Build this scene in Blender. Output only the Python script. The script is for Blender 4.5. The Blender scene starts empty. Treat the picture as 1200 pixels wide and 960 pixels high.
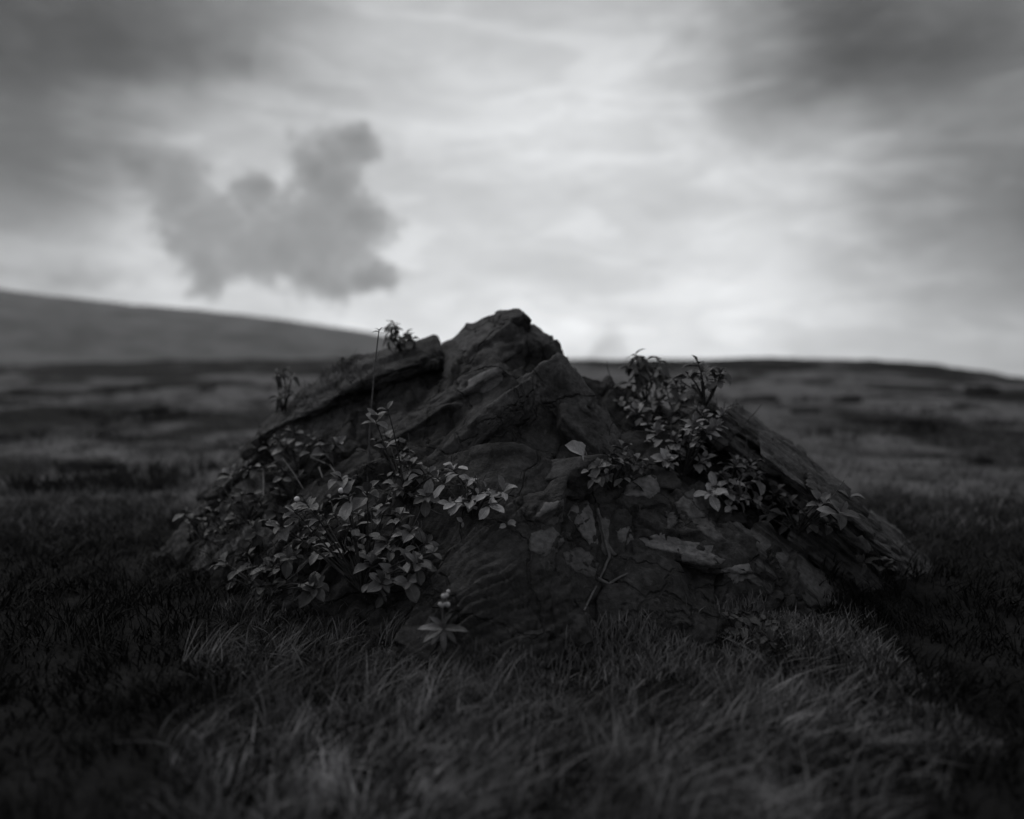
import bpy, math, random
import numpy as np
from mathutils import Vector, Matrix

random.seed(7)
RNG = np.random.default_rng(11)
sc = bpy.context.scene
COL = sc.collection

# ------------------------------------------------------------------ camera
F = 857.0                                   # focal length in pixels of the 1200 x 960 photograph
CAM = Vector((0.0, 0.0, 0.75))
PITCH = math.atan(55.0 / F)
cd = bpy.data.cameras.new('camera')
cam = bpy.data.objects.new('camera', cd)
COL.objects.link(cam)
cam.location = CAM
cam.rotation_euler = (math.pi / 2 - PITCH, 0, 0)
cd.sensor_width = 36.0
cd.lens = 36.0 * F / 1200.0
cd.clip_start = 0.02
cd.clip_end = 40000.0
cd.dof.use_dof = True
cd.dof.focus_distance = 2.12
cd.dof.aperture_fstop = 0.85
sc.camera = cam
FWD = Vector((0, math.cos(PITCH), -math.sin(PITCH)))
UPV = Vector((0, math.sin(PITCH), math.cos(PITCH)))


def ray(px, py):
    d = FWD + Vector((1, 0, 0)) * ((px - 600) / F) + UPV * ((480 - py) / F)
    return d.normalized()


def at_depth(px, py, Y):
    d = ray(px, py)
    return CAM + d * (Y / d.y)


def azel(px, py):
    d = ray(px, py)
    return math.degrees(math.atan2(d.x, d.y)), math.degrees(math.asin(d.z))


# ------------------------------------------------------------------ sky
SUN_AZ, SUN_EL = -50.0, 46.0                # degrees from +Y towards +X, and above the horizon
world = bpy.data.worlds.new('World')
sc.world = world
world.use_nodes = True
wn = world.node_tree
wn.nodes.clear()


class NT:
    def __init__(s, tree):
        s.t = tree

    def new(s, typ, **kw):
        n = s.t.nodes.new(typ)
        for k, v in kw.items():
            setattr(n, k, v)
        return n

    def put(s, sock, v):
        if hasattr(v, 'is_output'):
            s.t.links.new(v, sock)
        else:
            sock.default_value = v

    def m(s, op, a, b=0.0, c=0.0):
        n = s.new('ShaderNodeMath', operation=op)
        s.put(n.inputs[0], a)
        s.put(n.inputs[1], b)
        s.put(n.inputs[2], c)
        return n.outputs[0]

    def smooth(s, v, a, b, to0=0.0, to1=1.0):
        n = s.new('ShaderNodeMapRange', interpolation_type='SMOOTHSTEP')
        s.put(n.inputs['Value'], v)
        n.inputs['From Min'].default_value = a
        n.inputs['From Max'].default_value = b
        n.inputs['To Min'].default_value = to0
        n.inputs['To Max'].default_value = to1
        return n.outputs[0]

    def noise(s, vec, scale, detail=4.0, rough=0.55, dist=0.0):
        n = s.new('ShaderNodeTexNoise')
        if vec is not None:
            s.put(n.inputs['Vector'], vec)
        n.inputs['Scale'].default_value = scale
        n.inputs['Detail'].default_value = detail
        n.inputs['Roughness'].default_value = rough
        n.inputs['Distortion'].default_value = dist
        return n.outputs['Fac']

    def mapping(s, vec, scale=(1, 1, 1), loc=(0, 0, 0), rot=(0, 0, 0)):
        n = s.new('ShaderNodeMapping')
        s.put(n.inputs['Vector'], vec)
        n.inputs['Scale'].default_value = scale
        n.inputs['Location'].default_value = loc
        n.inputs['Rotation'].default_value = rot
        return n.outputs[0]


W = NT(wn)
tc = W.new('ShaderNodeTexCoord')
gen = tc.outputs['Generated']
sep = W.new('ShaderNodeSeparateXYZ')
W.put(sep.inputs[0], gen)
az0 = W.m('MULTIPLY', W.m('ARCTAN2', sep.outputs[0], sep.outputs[1]), 57.29578)
el0 = W.m('MULTIPLY', W.m('ARCSINE', sep.outputs[2]), 57.29578)
# warped copies, so that the cloud edges billow
v1 = W.mapping(gen, (3.0, 3.0, 6.0))
n1 = W.noise(v1, 1.3, 5, 0.55)
n2 = W.noise(W.mapping(gen, (3.0, 3.0, 6.0), (5.2, 1.7, 3.3)), 1.3, 5, 0.55)
azw = W.m('MULTIPLY_ADD', W.m('SUBTRACT', n1, 0.5), 16.0, az0)
elw = W.m('MULTIPLY_ADD', W.m('SUBTRACT', n2, 0.5), 9.0, el0)
f1 = W.noise(W.mapping(gen, (9, 9, 9)), 2.2, 6, 0.62)
f2 = W.noise(W.mapping(gen, (9, 9, 9), (3.1, 8.8, 1.2)), 2.2, 6, 0.62)
azf = W.m('MULTIPLY_ADD', W.m('SUBTRACT', f1, 0.5), 5.0, az0)
elf = W.m('MULTIPLY_ADD', W.m('SUBTRACT', f2, 0.5), 4.5, el0)


def dist_to(a, e, px, py, sx, sy):
    ca, ce = azel(px, py)
    dx = W.m('MULTIPLY', W.m('SUBTRACT', a, ca), 1.0 / sx)
    dy = W.m('MULTIPLY', W.m('SUBTRACT', e, ce), 1.0 / sy)
    return W.m('SQRT', W.m('ADD', W.m('MULTIPLY', dx, dx), W.m('MULTIPLY', dy, dy)))


# brightness is put together as a display value and then made linear
g = None
masses = [  # px, py, radius in degrees of azimuth and elevation, amount
    (660, 320, 66, 42, 0.34),               # the bright gap low in the overcast
    (600, 405, 80, 10, 0.135),
    (690, 120, 14, 7, 0.05),
    (185, 225, 14, 10, 0.15),
    (960, 330, 20, 8, 0.03),
    (30, 30, 20, 11, -0.11),                # heavy cloud upper left
    (250, 110, 16, 4, -0.03),
    (-90, -70, 34, 22, -0.40),  # corner falloff put into the sky on top of the cloud
    (945, 40, 15, 9, -0.33),                # heavy cloud upper right
    (1060, 105, 18, 6.5, -0.20),
    (1260, 0, 26, 14, -0.18),  # cloud plus lens darkening painted into this corner
    (1230, 260, 15, 9, -0.42),
    (980, 235, 9, 2.4, -0.04),
    (630, 320, 12, 2.4, -0.06),
    (780, 235, 10, 2.0, -0.03),
    (1230, 420, 18, 6, -0.10),
    (-80, 215, 14, 9, -0.12),
    (935, 365, 5, 1.6, -0.05),
    (700, 422, 5.5, 1.9, -0.13),              # faint cloud low behind the outcrop
    (711, 402, 2.3, 2.1, -0.15),
    (100, 322, 5, 1.4, -0.12),
    (166, 192, 2.2, 1.9, -0.12),
]
for px, py, sx, sy, w in masses:
    big = sx > 9
    dd = dist_to(azw if big else azf, elw if big else elf, px, py, sx, sy)
    v = W.smooth(dd, 1.0, 0.0, 0.0, w)
    g = v if g is None else W.m('ADD', g, v)
# soft mottling of the overcast
st = W.noise(W.mapping(gen, (2.6, 2.6, 7.0), (0.4, 0.9, 2.0)), 1.6, 6, 0.55, 0.6)
g = W.m('MULTIPLY_ADD', W.m('SUBTRACT', st, 0.5), 0.22, g)
st2 = W.noise(W.mapping(gen, (7, 7, 16.0), (2.4, 0.3, 7.0)), 1.5, 6, 0.6, 0.8)
g = W.m('MULTIPLY_ADD', W.m('SUBTRACT', st2, 0.5), 0.14, g)
ly = W.noise(W.mapping(gen, (3.5, 3.5, 13.0), (8.4, 3.3, 1.0)), 1.7, 7, 0.6, 0.9)
g = W.m('ADD', g, W.smooth(ly, 0.47, 0.60, -0.025, 0.03))
g = W.m('ADD', g, 0.60)
# the dark loose cumulus on the left
cum = None
for px, py, sx, sy in [(215, 228, 2.6, 3.0), (245, 268, 3.8, 3.3), (310, 290, 5.2, 3.1), (375, 280, 4.6, 4.4),
                       (382, 215, 2.9, 4.6), (415, 172, 1.7, 2.0), (418, 258, 2.7, 2.4), (436, 322, 3.2, 1.2),
                       (247, 314, 1.9, 2.3), (375, 325, 2.8, 1.3), (300, 235, 1.8, 2.2)]:
    v = W.m('SUBTRACT', 1.0, dist_to(azf, elf, px, py, sx, sy))
    cum = v if cum is None else W.m('SMOOTH_MAX', cum, v, 0.25)
fr = W.noise(W.mapping(gen, (9, 9, 12), (7.7, 2.2, 0.5)), 9.0, 7, 0.7, 0.8)
cum = W.m('MULTIPLY_ADD', W.m('SUBTRACT', fr, 0.5), 1.15, cum)
cmask = W.m('MULTIPLY', W.m('ADD', W.smooth(cum, -0.10, 0.30), W.smooth(cum, -0.25, 0.85)), 0.5)
low = W.noise(W.mapping(gen, (9, 9, 12), (1.7, 6.2, 3.5)), 1.6, 5, 0.6, 0.5)
inner = W.m('MULTIPLY_ADD', W.m('SUBTRACT', low, 0.5), 0.34, 0.545)
mixc = W.new('ShaderNodeMix', data_type='FLOAT')
W.put(mixc.inputs[0], W.m('MULTIPLY', cmask, 0.93))
W.put(mixc.inputs[2], g)
W.put(mixc.inputs[3], inner)
g = W.m('MAXIMUM', mixc.outputs[0], 0.2)
lum = W.m('POWER', g, 2.25)
sky = W.new('ShaderNodeTexSky', sky_type='NISHITA')
sky.sun_disc = False
sky.sun_elevation = math.radians(SUN_EL)
sky.sun_rotation = math.radians(SUN_AZ)
bw = W.new('ShaderNodeRGBToBW')
W.put(bw.inputs[0], sky.outputs[0])
# the photograph is monochrome: the clear sky enters as its luminance, nearly all covered by cloud
lum = W.m('ADD', W.m('MULTIPLY', lum, 10.0), W.m('MULTIPLY', bw.outputs[0], 0.03))
comb = W.new('ShaderNodeCombineColor')
W.put(comb.inputs[0], W.m('MULTIPLY', lum, 0.982))
W.put(comb.inputs[1], W.m('MULTIPLY', lum, 1.0))
W.put(comb.inputs[2], W.m('MULTIPLY', lum, 1.018))
bg = W.new('ShaderNodeBackground')
W.put(bg.inputs['Color'], comb.outputs[0])
bg.inputs['Strength'].default_value = 0.1
wo = W.new('ShaderNodeOutputWorld')
W.put(wo.inputs['Surface'], bg.outputs[0])

sl = bpy.data.lights.new('sun', 'SUN')
sl.energy = 1.2
sl.angle = math.radians(35)
sl.color = (1.0, 0.995, 0.985)
sun = bpy.data.objects.new('sun', sl)
COL.objects.link(sun)
sd = Vector((math.sin(math.radians(SUN_AZ)) * math.cos(math.radians(SUN_EL)),
             math.cos(math.radians(SUN_AZ)) * math.cos(math.radians(SUN_EL)), math.sin(math.radians(SUN_EL))))
sun.rotation_euler = sd.to_track_quat('Z', 'Y').to_euler()
sun.location = (-3, 3, 6)

vs = sc.view_settings
vs.view_transform = 'Standard'
vs.look = 'None'
vs.exposure = 0.0
vs.gamma = 1.0
vs.use_curve_mapping = False
sc.cycles.use_denoising = True
sc.cycles.max_bounces = 6
sc.cycles.volume_bounces = 1
sc.cycles.sample_clamp_indirect = 4.0

# ------------------------------------------------------------------ helpers


def perlin(P, seed=0):
    """gradient noise at an (n,3) array, about -0.7..0.7"""
    P = np.asarray(P, dtype=np.float64)
    i = np.floor(P).astype(np.int64)
    f = P - i
    u = f * f * f * (f * (f * 6 - 15) + 10)
    out = np.zeros(len(P))

    def grad(ix, iy, iz, fx, fy, fz):
        h = (ix * 374761393 + iy * 668265263 + iz * 2147483647 + seed * 1274126177) & 0xFFFFFFFF
        h = ((h ^ (h >> 13)) * 1274126177) & 0xFFFFFFFF
        h = h ^ (h >> 16)
        a = (h & 0xFFFF) / 65536.0 * 2 * np.pi
        z = ((h >> 16) & 0xFFFF) / 32768.0 - 1.0
        s = np.sqrt(np.maximum(0, 1 - z * z))
        return np.cos(a) * s * fx + np.sin(a) * s * fy + z * fz
    for dx in (0, 1):
        wx = u[:, 0] if dx else 1 - u[:, 0]
        for dy in (0, 1):
            wy = u[:, 1] if dy else 1 - u[:, 1]
            for dz in (0, 1):
                wz = u[:, 2] if dz else 1 - u[:, 2]
                out += wx * wy * wz * grad(i[:, 0] + dx, i[:, 1] + dy, i[:, 2] + dz, f[:, 0] - dx, f[:, 1] - dy, f[:, 2] - dz)
    return out


def fbm(P, octaves=4, seed=0, gain=0.5):
    P = np.asarray(P, dtype=np.float64)
    a, s = 1.0, np.zeros(len(P))
    for k in range(octaves):
        s += a * perlin(P * (2.03 ** k) + k * 17.3, seed + k)
        a *= gain
    return s


def sstep(a, b, x):
    t = np.clip((x - a) / (b - a), 0, 1)
    return t * t * (3 - 2 * t)


def mesh_np(name, V, faces, smooth=True):
    V = np.ascontiguousarray(V, dtype=np.float32)
    faces = np.ascontiguousarray(faces, dtype=np.int32)
    n, k = faces.shape
    me = bpy.data.meshes.new(name)
    me.vertices.add(len(V))
    me.vertices.foreach_set('co', V.ravel())
    me.loops.add(n * k)
    me.loops.foreach_set('vertex_index', faces.ravel())
    me.polygons.add(n)
    me.polygons.foreach_set('loop_start', np.arange(0, n * k, k, dtype=np.int32))
    me.polygons.foreach_set('loop_total', np.full(n, k, dtype=np.int32))
    me.polygons.foreach_set('use_smooth', np.full(n, smooth, dtype=bool))
    me.update(calc_edges=True)
    return me


def obj(name, me, mat=None, parent=None, **props):
    o = bpy.data.objects.new(name, me)
    COL.objects.link(o)
    if mat is not None and me is not None and not me.materials:
        me.materials.append(mat)
    if parent is not None:
        o.parent = parent
        o.matrix_parent_inverse = Matrix.Translation(-parent.location)
    for k, v in props.items():
        o[k] = v
    return o


def thing(name, label, cat, loc, group=None):
    o = obj(name, None)
    o.location = loc
    o.empty_display_size = 0.05
    o['label'] = label
    o['category'] = cat
    if group:
        o['group'] = group
    return o


def attr(me, name, vals):
    a = me.attributes.new(name, 'FLOAT', 'POINT')
    a.data.foreach_set('value', np.ascontiguousarray(vals, dtype=np.float32))


def grid_faces(nu, nv, wrap=False):
    a = np.arange(nu * nv).reshape(nu, nv)
    if wrap:
        b = np.concatenate([a, a[:, :1]], axis=1)
    else:
        b = a
    return np.stack([b[:-1, :-1], b[:-1, 1:], b[1:, 1:], b[1:, :-1]], axis=-1).reshape(-1, 4)


# ------------------------------------------------------------------ materials


def mat_base(name):
    m = bpy.data.materials.new(name)
    m.use_nodes = True
    t = NT(m.node_tree)
    b = m.node_tree.nodes['Principled BSDF']
    return m, t, b


def grey(t, val, tint=(1.0, 0.985, 1.02)):
    c = t.new('ShaderNodeCombineColor')
    for k in range(3):
        t.put(c.inputs[k], t.m('MULTIPLY', val, tint[k]))
    return c.outputs[0]


def bump(t, b, h, strength, dist):
    n = t.new('ShaderNodeBump')
    n.inputs['Strength'].default_value = strength
    n.inputs['Distance'].default_value = dist
    t.put(n.inputs['Height'], h)
    t.put(b.inputs['Normal'], n.outputs[0])


def rock_mat(name, lo, hi, speck=0.05, bump_d=0.006, var=0.0, crack=True):
    m, t, b = mat_base(name)
    geo = t.new('ShaderNodeNewGeometry')
    p = geo.outputs['Position']
    a = t.noise(p, 4.5, 6, 0.62, 0.4)
    c = t.noise(p, 55.0, 5, 0.65)
    val = t.smooth(a, 0.3, 0.72, lo, hi)
    val = t.m('MULTIPLY', val, t.smooth(c, 0.25, 0.75, 0.6, 1.4))
    # pale crusty lichen in blotches
    gr = t.noise(p, 240.0, 3, 0.6)
    val = t.m('MULTIPLY_ADD', t.smooth(gr, 0.64, 0.72), speck * 1.2, val)
    li = t.noise(p, 13.0, 7, 0.68, 0.8)
    lm = t.smooth(li, 0.60, 0.68)
    val = t.m('MULTIPLY_ADD', lm, speck, val)
    if var:
        oi = t.new('ShaderNodeObjectInfo')
        val = t.m('MULTIPLY', val, t.m('MULTIPLY_ADD', oi.outputs['Random'], var, 1.0 - var / 2))
    t.put(b.inputs['Base Color'], grey(t, val))
    b.inputs['Roughness'].default_value = 0.85
    b.inputs['Specular IOR Level'].default_value = 0.18
    h = t.m('ADD', t.noise(p, 38.0, 8, 0.7), t.m('MULTIPLY', t.noise(p, 170.0, 4, 0.7), 0.35))
    h = t.m('ADD', h, t.m('MULTIPLY', t.noise(p, 11.0, 7, 0.65, 0.5), 2.2))
    wv = t.new('ShaderNodeVectorMath', operation='MULTIPLY_ADD')
    nt_ = t.new('ShaderNodeTexNoise')
    t.put(nt_.inputs['Vector'], p)
    nt_.inputs['Scale'].default_value = 5.0
    nt_.inputs['Detail'].default_value = 5.0
    t.put(wv.inputs[0], nt_.outputs['Color'])
    wv.inputs[1].default_value = (0.22, 0.22, 0.22)
    t.put(wv.inputs[2], p)
    for sc_, dep_ in (((4.2, 1.6),) if crack else ()):
        vo = t.new('ShaderNodeTexVoronoi', feature='DISTANCE_TO_EDGE')
        t.put(vo.inputs['Vector'], wv.outputs[0])
        vo.inputs['Scale'].default_value = sc_
        h = t.m('ADD', h, t.smooth(vo.outputs['Distance'], 0.0, 0.035, -dep_, 0.0))
    bump(t, b, h, 1.0, bump_d)
    return m


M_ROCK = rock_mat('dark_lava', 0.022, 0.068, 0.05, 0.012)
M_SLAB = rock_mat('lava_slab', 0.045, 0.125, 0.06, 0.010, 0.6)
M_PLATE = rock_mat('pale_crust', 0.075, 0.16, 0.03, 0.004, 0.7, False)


def ridge_mat():
    m, t, b = mat_base('striped_lava')
    geo = t.new('ShaderNodeNewGeometry')
    p = geo.outputs['Position']
    q = t.mapping(p, (1, 1, 1), (0, 0, 0), (0, -0.64, 0))
    q = t.mapping(q, (2.0, 6.0, 34.0))
    a = t.noise(q, 1.0, 6, 0.6, 0.5)
    f = t.noise(p, 60.0, 5, 0.65)
    val = t.m('MULTIPLY', t.smooth(a, 0.32, 0.70, 0.018, 0.125), t.smooth(f, 0.25, 0.75, 0.65, 1.35))
    t.put(b.inputs['Base Color'], grey(t, val))
    b.inputs['Roughness'].default_value = 0.85
    b.inputs['Specular IOR Level'].default_value = 0.18
    bump(t, b, t.m('ADD', t.m('MULTIPLY', a, 2.0), f), 1.0, 0.012)
    return m


M_RIDGE = ridge_mat()


def ground_mat():
    m, t, b = mat_base('moor_ground')
    geo = t.new('ShaderNodeNewGeometry')
    p = geo.outputs['Position']
    at = t.new('ShaderNodeAttribute')
    at.attribute_name = 'turf'
    turf = at.outputs['Fac']
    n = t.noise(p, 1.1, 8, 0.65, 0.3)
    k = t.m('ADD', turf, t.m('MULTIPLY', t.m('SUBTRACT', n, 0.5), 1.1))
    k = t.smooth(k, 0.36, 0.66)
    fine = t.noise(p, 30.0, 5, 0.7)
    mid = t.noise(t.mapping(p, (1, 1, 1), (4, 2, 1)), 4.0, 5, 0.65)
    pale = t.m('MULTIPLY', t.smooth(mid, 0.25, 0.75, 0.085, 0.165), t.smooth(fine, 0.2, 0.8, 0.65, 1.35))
    dark = t.m('MULTIPLY', t.smooth(mid, 0.3, 0.7, 0.006, 0.018), t.smooth(fine, 0.2, 0.8, 0.6, 1.4))  # kept very low to deepen the painted corner darkening
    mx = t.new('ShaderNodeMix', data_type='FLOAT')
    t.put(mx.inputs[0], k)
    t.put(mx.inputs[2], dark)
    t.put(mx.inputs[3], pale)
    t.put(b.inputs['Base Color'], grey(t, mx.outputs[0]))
    b.inputs['Roughness'].default_value = 0.95
    b.inputs['Specular IOR Level'].default_value = 0.1
    bump(t, b, t.m('ADD', fine, t.noise(p, 8.0, 6, 0.7)), 0.8, 0.02)
    return m


def leaf_mat(name, lo, hi, rough=0.5):
    m, t, b = mat_base(name)
    oi = t.new('ShaderNodeObjectInfo')
    tco = t.new('ShaderNodeTexCoord')
    sp = t.new('ShaderNodeSeparateXYZ')
    t.put(sp.inputs[0], tco.outputs['Object'])
    ax = t.m('ABSOLUTE', sp.outputs[0])
    # midrib and slanting side veins of the blade itself
    rib = t.smooth(ax, 0.0, 0.028, 1.0, 0.0)
    ph = t.m('SUBTRACT', t.m('MULTIPLY', sp.outputs[1], 9.0), t.m('MULTIPLY', ax, 9.0))
    vein = t.smooth(t.m('ABSOLUTE', t.m('SUBTRACT', t.m('FRACT', ph), 0.5)), 0.0, 0.09, 1.0, 0.0)
    val = t.m('MULTIPLY_ADD', oi.outputs['Random'], hi - lo, lo)
    blot = t.noise(tco.outputs['Object'], 5.0, 5, 0.65)
    val = t.m('MULTIPLY', val, t.smooth(blot, 0.25, 0.8, 0.72, 1.3))
    val = t.m('MULTIPLY', val, t.m('ADD', 1.0, t.m('ADD', t.m('MULTIPLY', rib, 0.5), t.m('MULTIPLY', vein, 0.22))))
    t.put(b.inputs['Base Color'], grey(t, val))
    b.inputs['Roughness'].default_value = rough
    b.inputs['Specular IOR Level'].default_value = 0.4
    bump(t, b, t.m('SUBTRACT', t.m('MULTIPLY', blot, 0.5), t.m('ADD', rib, vein)), 0.35, 0.03)
    return m


M_LEAF = leaf_mat('leaf', 0.055, 0.17)
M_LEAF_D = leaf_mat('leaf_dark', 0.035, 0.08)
M_LEAF_P = leaf_mat('leaf_pale', 0.13, 0.32)


def plain(name, lo, hi, rough=0.8, scale=20.0, var=0.0):
    m, t, b = mat_base(name)
    geo = t.new('ShaderNodeNewGeometry')
    n = t.noise(geo.outputs['Position'], scale, 5, 0.65)
    val = t.smooth(n, 0.3, 0.7, lo, hi)
    if var:
        ta = t.new('ShaderNodeAttribute')
        ta.attribute_name = 'tone'
        val = t.m('MULTIPLY', val, ta.outputs['Fac'])
    t.put(b.inputs['Base Color'], grey(t, val))
    b.inputs['Roughness'].default_value = rough
    b.inputs['Specular IOR Level'].default_value = 0.12
    return m


M_BARK = plain('bark', 0.02, 0.05, 0.85, 60)
M_TWIG = plain('dry_twig', 0.07, 0.14, 0.85, 60)
M_BERRY = plain('berry', 0.6, 0.75, 0.35, 40)
M_GRASS = plain('grass_blade', 0.07, 0.165, 0.7, 9, 1)
M_STRAW = plain('dry_blade', 0.13, 0.22, 0.7, 12, 1)
M_MOOR = plain('moor_blade', 0.08, 0.17, 0.8, 3, 1)
M_MOSS = plain('moss_shoot', 0.08, 0.16, 0.8, 14, 1)
M_MOUNT = plain('mountain_slope', 0.012, 0.12, 0.95, 0.004)

# ------------------------------------------------------------------ ground and far land


def turf_mask(x, y, soil=False):
    """1 where turf grows, 0 on dark lava gravel and the painted vignette at the sides"""
    P = np.stack([x * 0.16, y * 0.10, np.zeros_like(x)], 1)
    v = 0.70 + 0.75 * fbm(P, 3, 5) + 0.5 * fbm(np.stack([x * 0.7, y * 0.5, x * 0], 1), 3, 6)
    r_ = np.hypot(x, y)
    v = v - 0.45 * sstep(26, 48, r_)
    # vignette painted as dark ground past the outcrop's flanks; turf fills the strip in front of it
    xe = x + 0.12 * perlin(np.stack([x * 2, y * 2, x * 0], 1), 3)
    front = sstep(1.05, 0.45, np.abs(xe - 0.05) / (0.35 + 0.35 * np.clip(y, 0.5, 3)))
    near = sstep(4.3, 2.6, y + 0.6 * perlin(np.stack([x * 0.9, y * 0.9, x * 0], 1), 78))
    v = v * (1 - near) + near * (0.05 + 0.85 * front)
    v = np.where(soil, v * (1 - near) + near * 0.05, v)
    side = sstep(0.30, 0.62, np.abs(x) / np.maximum(y, 0.5)) * sstep(40, 5, y)  # side darkening by bearing, a vignette put into the turf amount
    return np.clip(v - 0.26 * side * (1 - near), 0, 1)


def ground_h(x, y):
    r = np.hypot(x, y)
    az = np.degrees(np.arctan2(x, y))
    z0 = np.zeros_like(x)
    h = 0.030 * fbm(np.stack([x * 1.9, y * 1.9, z0], 1), 3, 21) * sstep(300, 30, r)
    h += 0.010 * fbm(np.stack([x * 9, y * 9, z0], 1), 3, 22) * sstep(30, 6, r)
    far = sstep(3.5, 14, r)
    h += far * 0.32 * fbm(np.stack([x * 0.22, y * 0.22, z0], 1), 4, 23) * sstep(900, 60, r)
    h += far * sstep(8, 26, r) * 0.25 * np.maximum(0, perlin(np.stack([x * 0.11, y * 0.16, z0], 1), 31)) * sstep(200, 60, r)
    # low lava rise about seventy metres off: the skyline of the moor
    sky_px = np.interp(az, [-60, -36, -20, -8, 4, 10, 14, 21, 26, 30, 36, 60], [-4, -4, 2, 3, 3, 3, 4, 4, 2, -3, -19, -30]) + 0
    ridge = 0.75 + sky_px / F * 70.0
    h += sstep(22, 70, r) * ridge * (1 + 0.10 * fbm(np.stack([x * 0.09, y * 0.09, z0], 1), 3, 44))
    h -= np.maximum(0, r - 78) * 0.022
    return h


ring = np.concatenate([np.linspace(0.02, 3.0, 125), 3.0 * (7000 / 3.0) ** np.linspace(0, 1, 250)[1:]])
NS = 560
th = np.linspace(0, 2 * np.pi, NS, endpoint=False)
gx = (ring[:, None] * np.cos(th)[None]).ravel()
gy = (1.6 + ring[:, None] * np.sin(th)[None]).ravel()
gz = ground_h(gx, gy)
gme = mesh_np('ground', np.stack([gx, gy, gz], 1), grid_faces(len(ring), NS, True))
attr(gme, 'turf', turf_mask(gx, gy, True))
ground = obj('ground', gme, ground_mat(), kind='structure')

# long shield-like mountain, some five kilometres away on the left
mu = np.linspace(-62, 4, 260)
mv = np.linspace(0, 1, 60)
sil_px = [-900, -400, -150, 0, 60, 150, 260, 330, 430, 520, 620]
sil_py = [225, 285, 320, 341, 349, 358, 369, 376, 391, 409, 436]
sil_az = [azel(p, 400)[0] for p in sil_px]
hgt = np.interp(mu, sil_az, [(427 - q) / F for q in sil_py])
U, Vv = np.meshgrid(mu, mv, indexing='ij')
dist = 3600 + 2400 * Vv
crest = hgt[:, None] * 6000.0 * np.cos(np.radians(mu))[:, None]
prof = sstep(0, 1, Vv) * 0.55 + Vv * 0.45
mxx = dist * np.sin(np.radians(U))
myy = dist * np.cos(np.radians(U))
mzz = (-110 + (crest + 110) * prof)
mzz = mzz + (26 * fbm(np.stack([mxx.ravel() * 0.0016, myy.ravel() * 0.0016, mxx.ravel() * 0], 1), 6, 9)).reshape(U.shape) * Vv
mV = np.stack([mxx, myy, mzz], -1).reshape(-1, 3)
back = mV.reshape(260, 60, 3)[:, -1:].copy()
back[..., 0:2] *= 1.15
back[..., 2] = -200
mV = np.concatenate([mV.reshape(260, 60, 3), back], 1).reshape(-1, 3)
obj('mountain', mesh_np('mountain', mV, grid_faces(260, 61)), M_MOUNT, kind='structure')

# ------------------------------------------------------------------ the lava outcrop
sil = [(170, 665, 2.9), (205, 645, 2.9), (265, 552, 2.95), (320, 508, 3.0), (360, 484, 3.0), (420, 454, 3.0), (470, 436, 2.95),
       (500, 426, 2.92), (515, 424, 2.9), (545, 410, 2.85), (575, 394, 2.8), (597, 378, 2.8), (630, 392, 2.8), (655, 415, 2.78), (690, 438, 2.8),
       (730, 456, 2.8), (780, 480, 2.75), (815, 486, 2.7), (850, 502, 2.65), (880, 524, 2.62), (950, 576, 2.6), (1030, 630, 2.6),
       (1095, 662, 2.6)]
cx, cyy, cz = [], [], []
for px, py, Y in sil:
    q = at_depth(px, py, Y)
    cx.append(q.x); cyy.append(q.y); cz.append(q.z)
foot = [(150, 650), (200, 650), (300, 715), (400, 742), (500, 775), (560, 800), (620, 795), (700, 768), (800, 762), (900, 728), (1000, 700), (1090, 668), (1140, 668)]
fx, fy = [], []
for px, py in foot:
    d = ray(px, py)
    q = CAM + d * (-CAM.z / d.z)
    fx.append(q.x); fy.append(q.y)
o_ = np.argsort(fx)
fx = np.array(fx)[o_]; fy = np.array(fy)[o_]


def mound(x, y):
    zc = np.interp(x, cx, cz)
    yc = np.interp(x, cx, cyy)
    yf = np.interp(x, fx, fy)
    yf = np.minimum(yf, yc - 0.12)
    t = (y - yf) / (yc - yf)
    zc = np.maximum(zc, 0.0)
    front = np.maximum(t, 0) ** 0.82
    tb = np.maximum(y - yc, 0) / 1.25
    h = np.where(t <= 1, zc * np.minimum(front, 1), zc * (1 - tb ** 1.4))
    h = np.where(t < 0, t * 0.25, h)
    edge = np.minimum(x - cx[0], cx[-1] - x)
    h = np.where(edge < 0, np.minimum(h, 0) + edge * 1.2, h)
    return np.maximum(h, -0.25)


XN, YN = 680, 520
xs = np.linspace(-1.75, 1.85, XN)
ys = np.linspace(1.45, 4.2, YN)
X, Y = np.meshgrid(xs, ys, indexing='ij')
x, y = X.ravel(), Y.ravel()
# soften the profile a little
H = mound(x, y).reshape(XN, YN)
for _ in range(10):
    H[1:-1, 1:-1] = (H[1:-1, 1:-1] * 4 + H[:-2, 1:-1] + H[2:, 1:-1] + H[1:-1, :-2] + H[1:-1, 2:]) / 8
base = H.copy()
gxn, gyn = np.gradient(base, xs, ys)
N = np.stack([-gxn, -gyn, np.ones_like(gxn)], -1).reshape(-1, 3)
N /= np.linalg.norm(N, axis=1, keepdims=True)
P0 = np.stack([x, y, base.ravel()], 1)


def near_hit(px, py):
    """pixel to a point on the smooth mound (marching along the ray)"""
    d = ray(px, py)
    for t in np.arange(1.2, 4.5, 0.004):
        q = CAM + d * t
        i = (q.x - xs[0]) / (xs[1] - xs[0]); j = (q.y - ys[0]) / (ys[1] - ys[0])
        if 0 <= i < XN and 0 <= j < YN and q.z <= base[int(i), int(j)]:
            return q
    return CAM + d * 2.6


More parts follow.
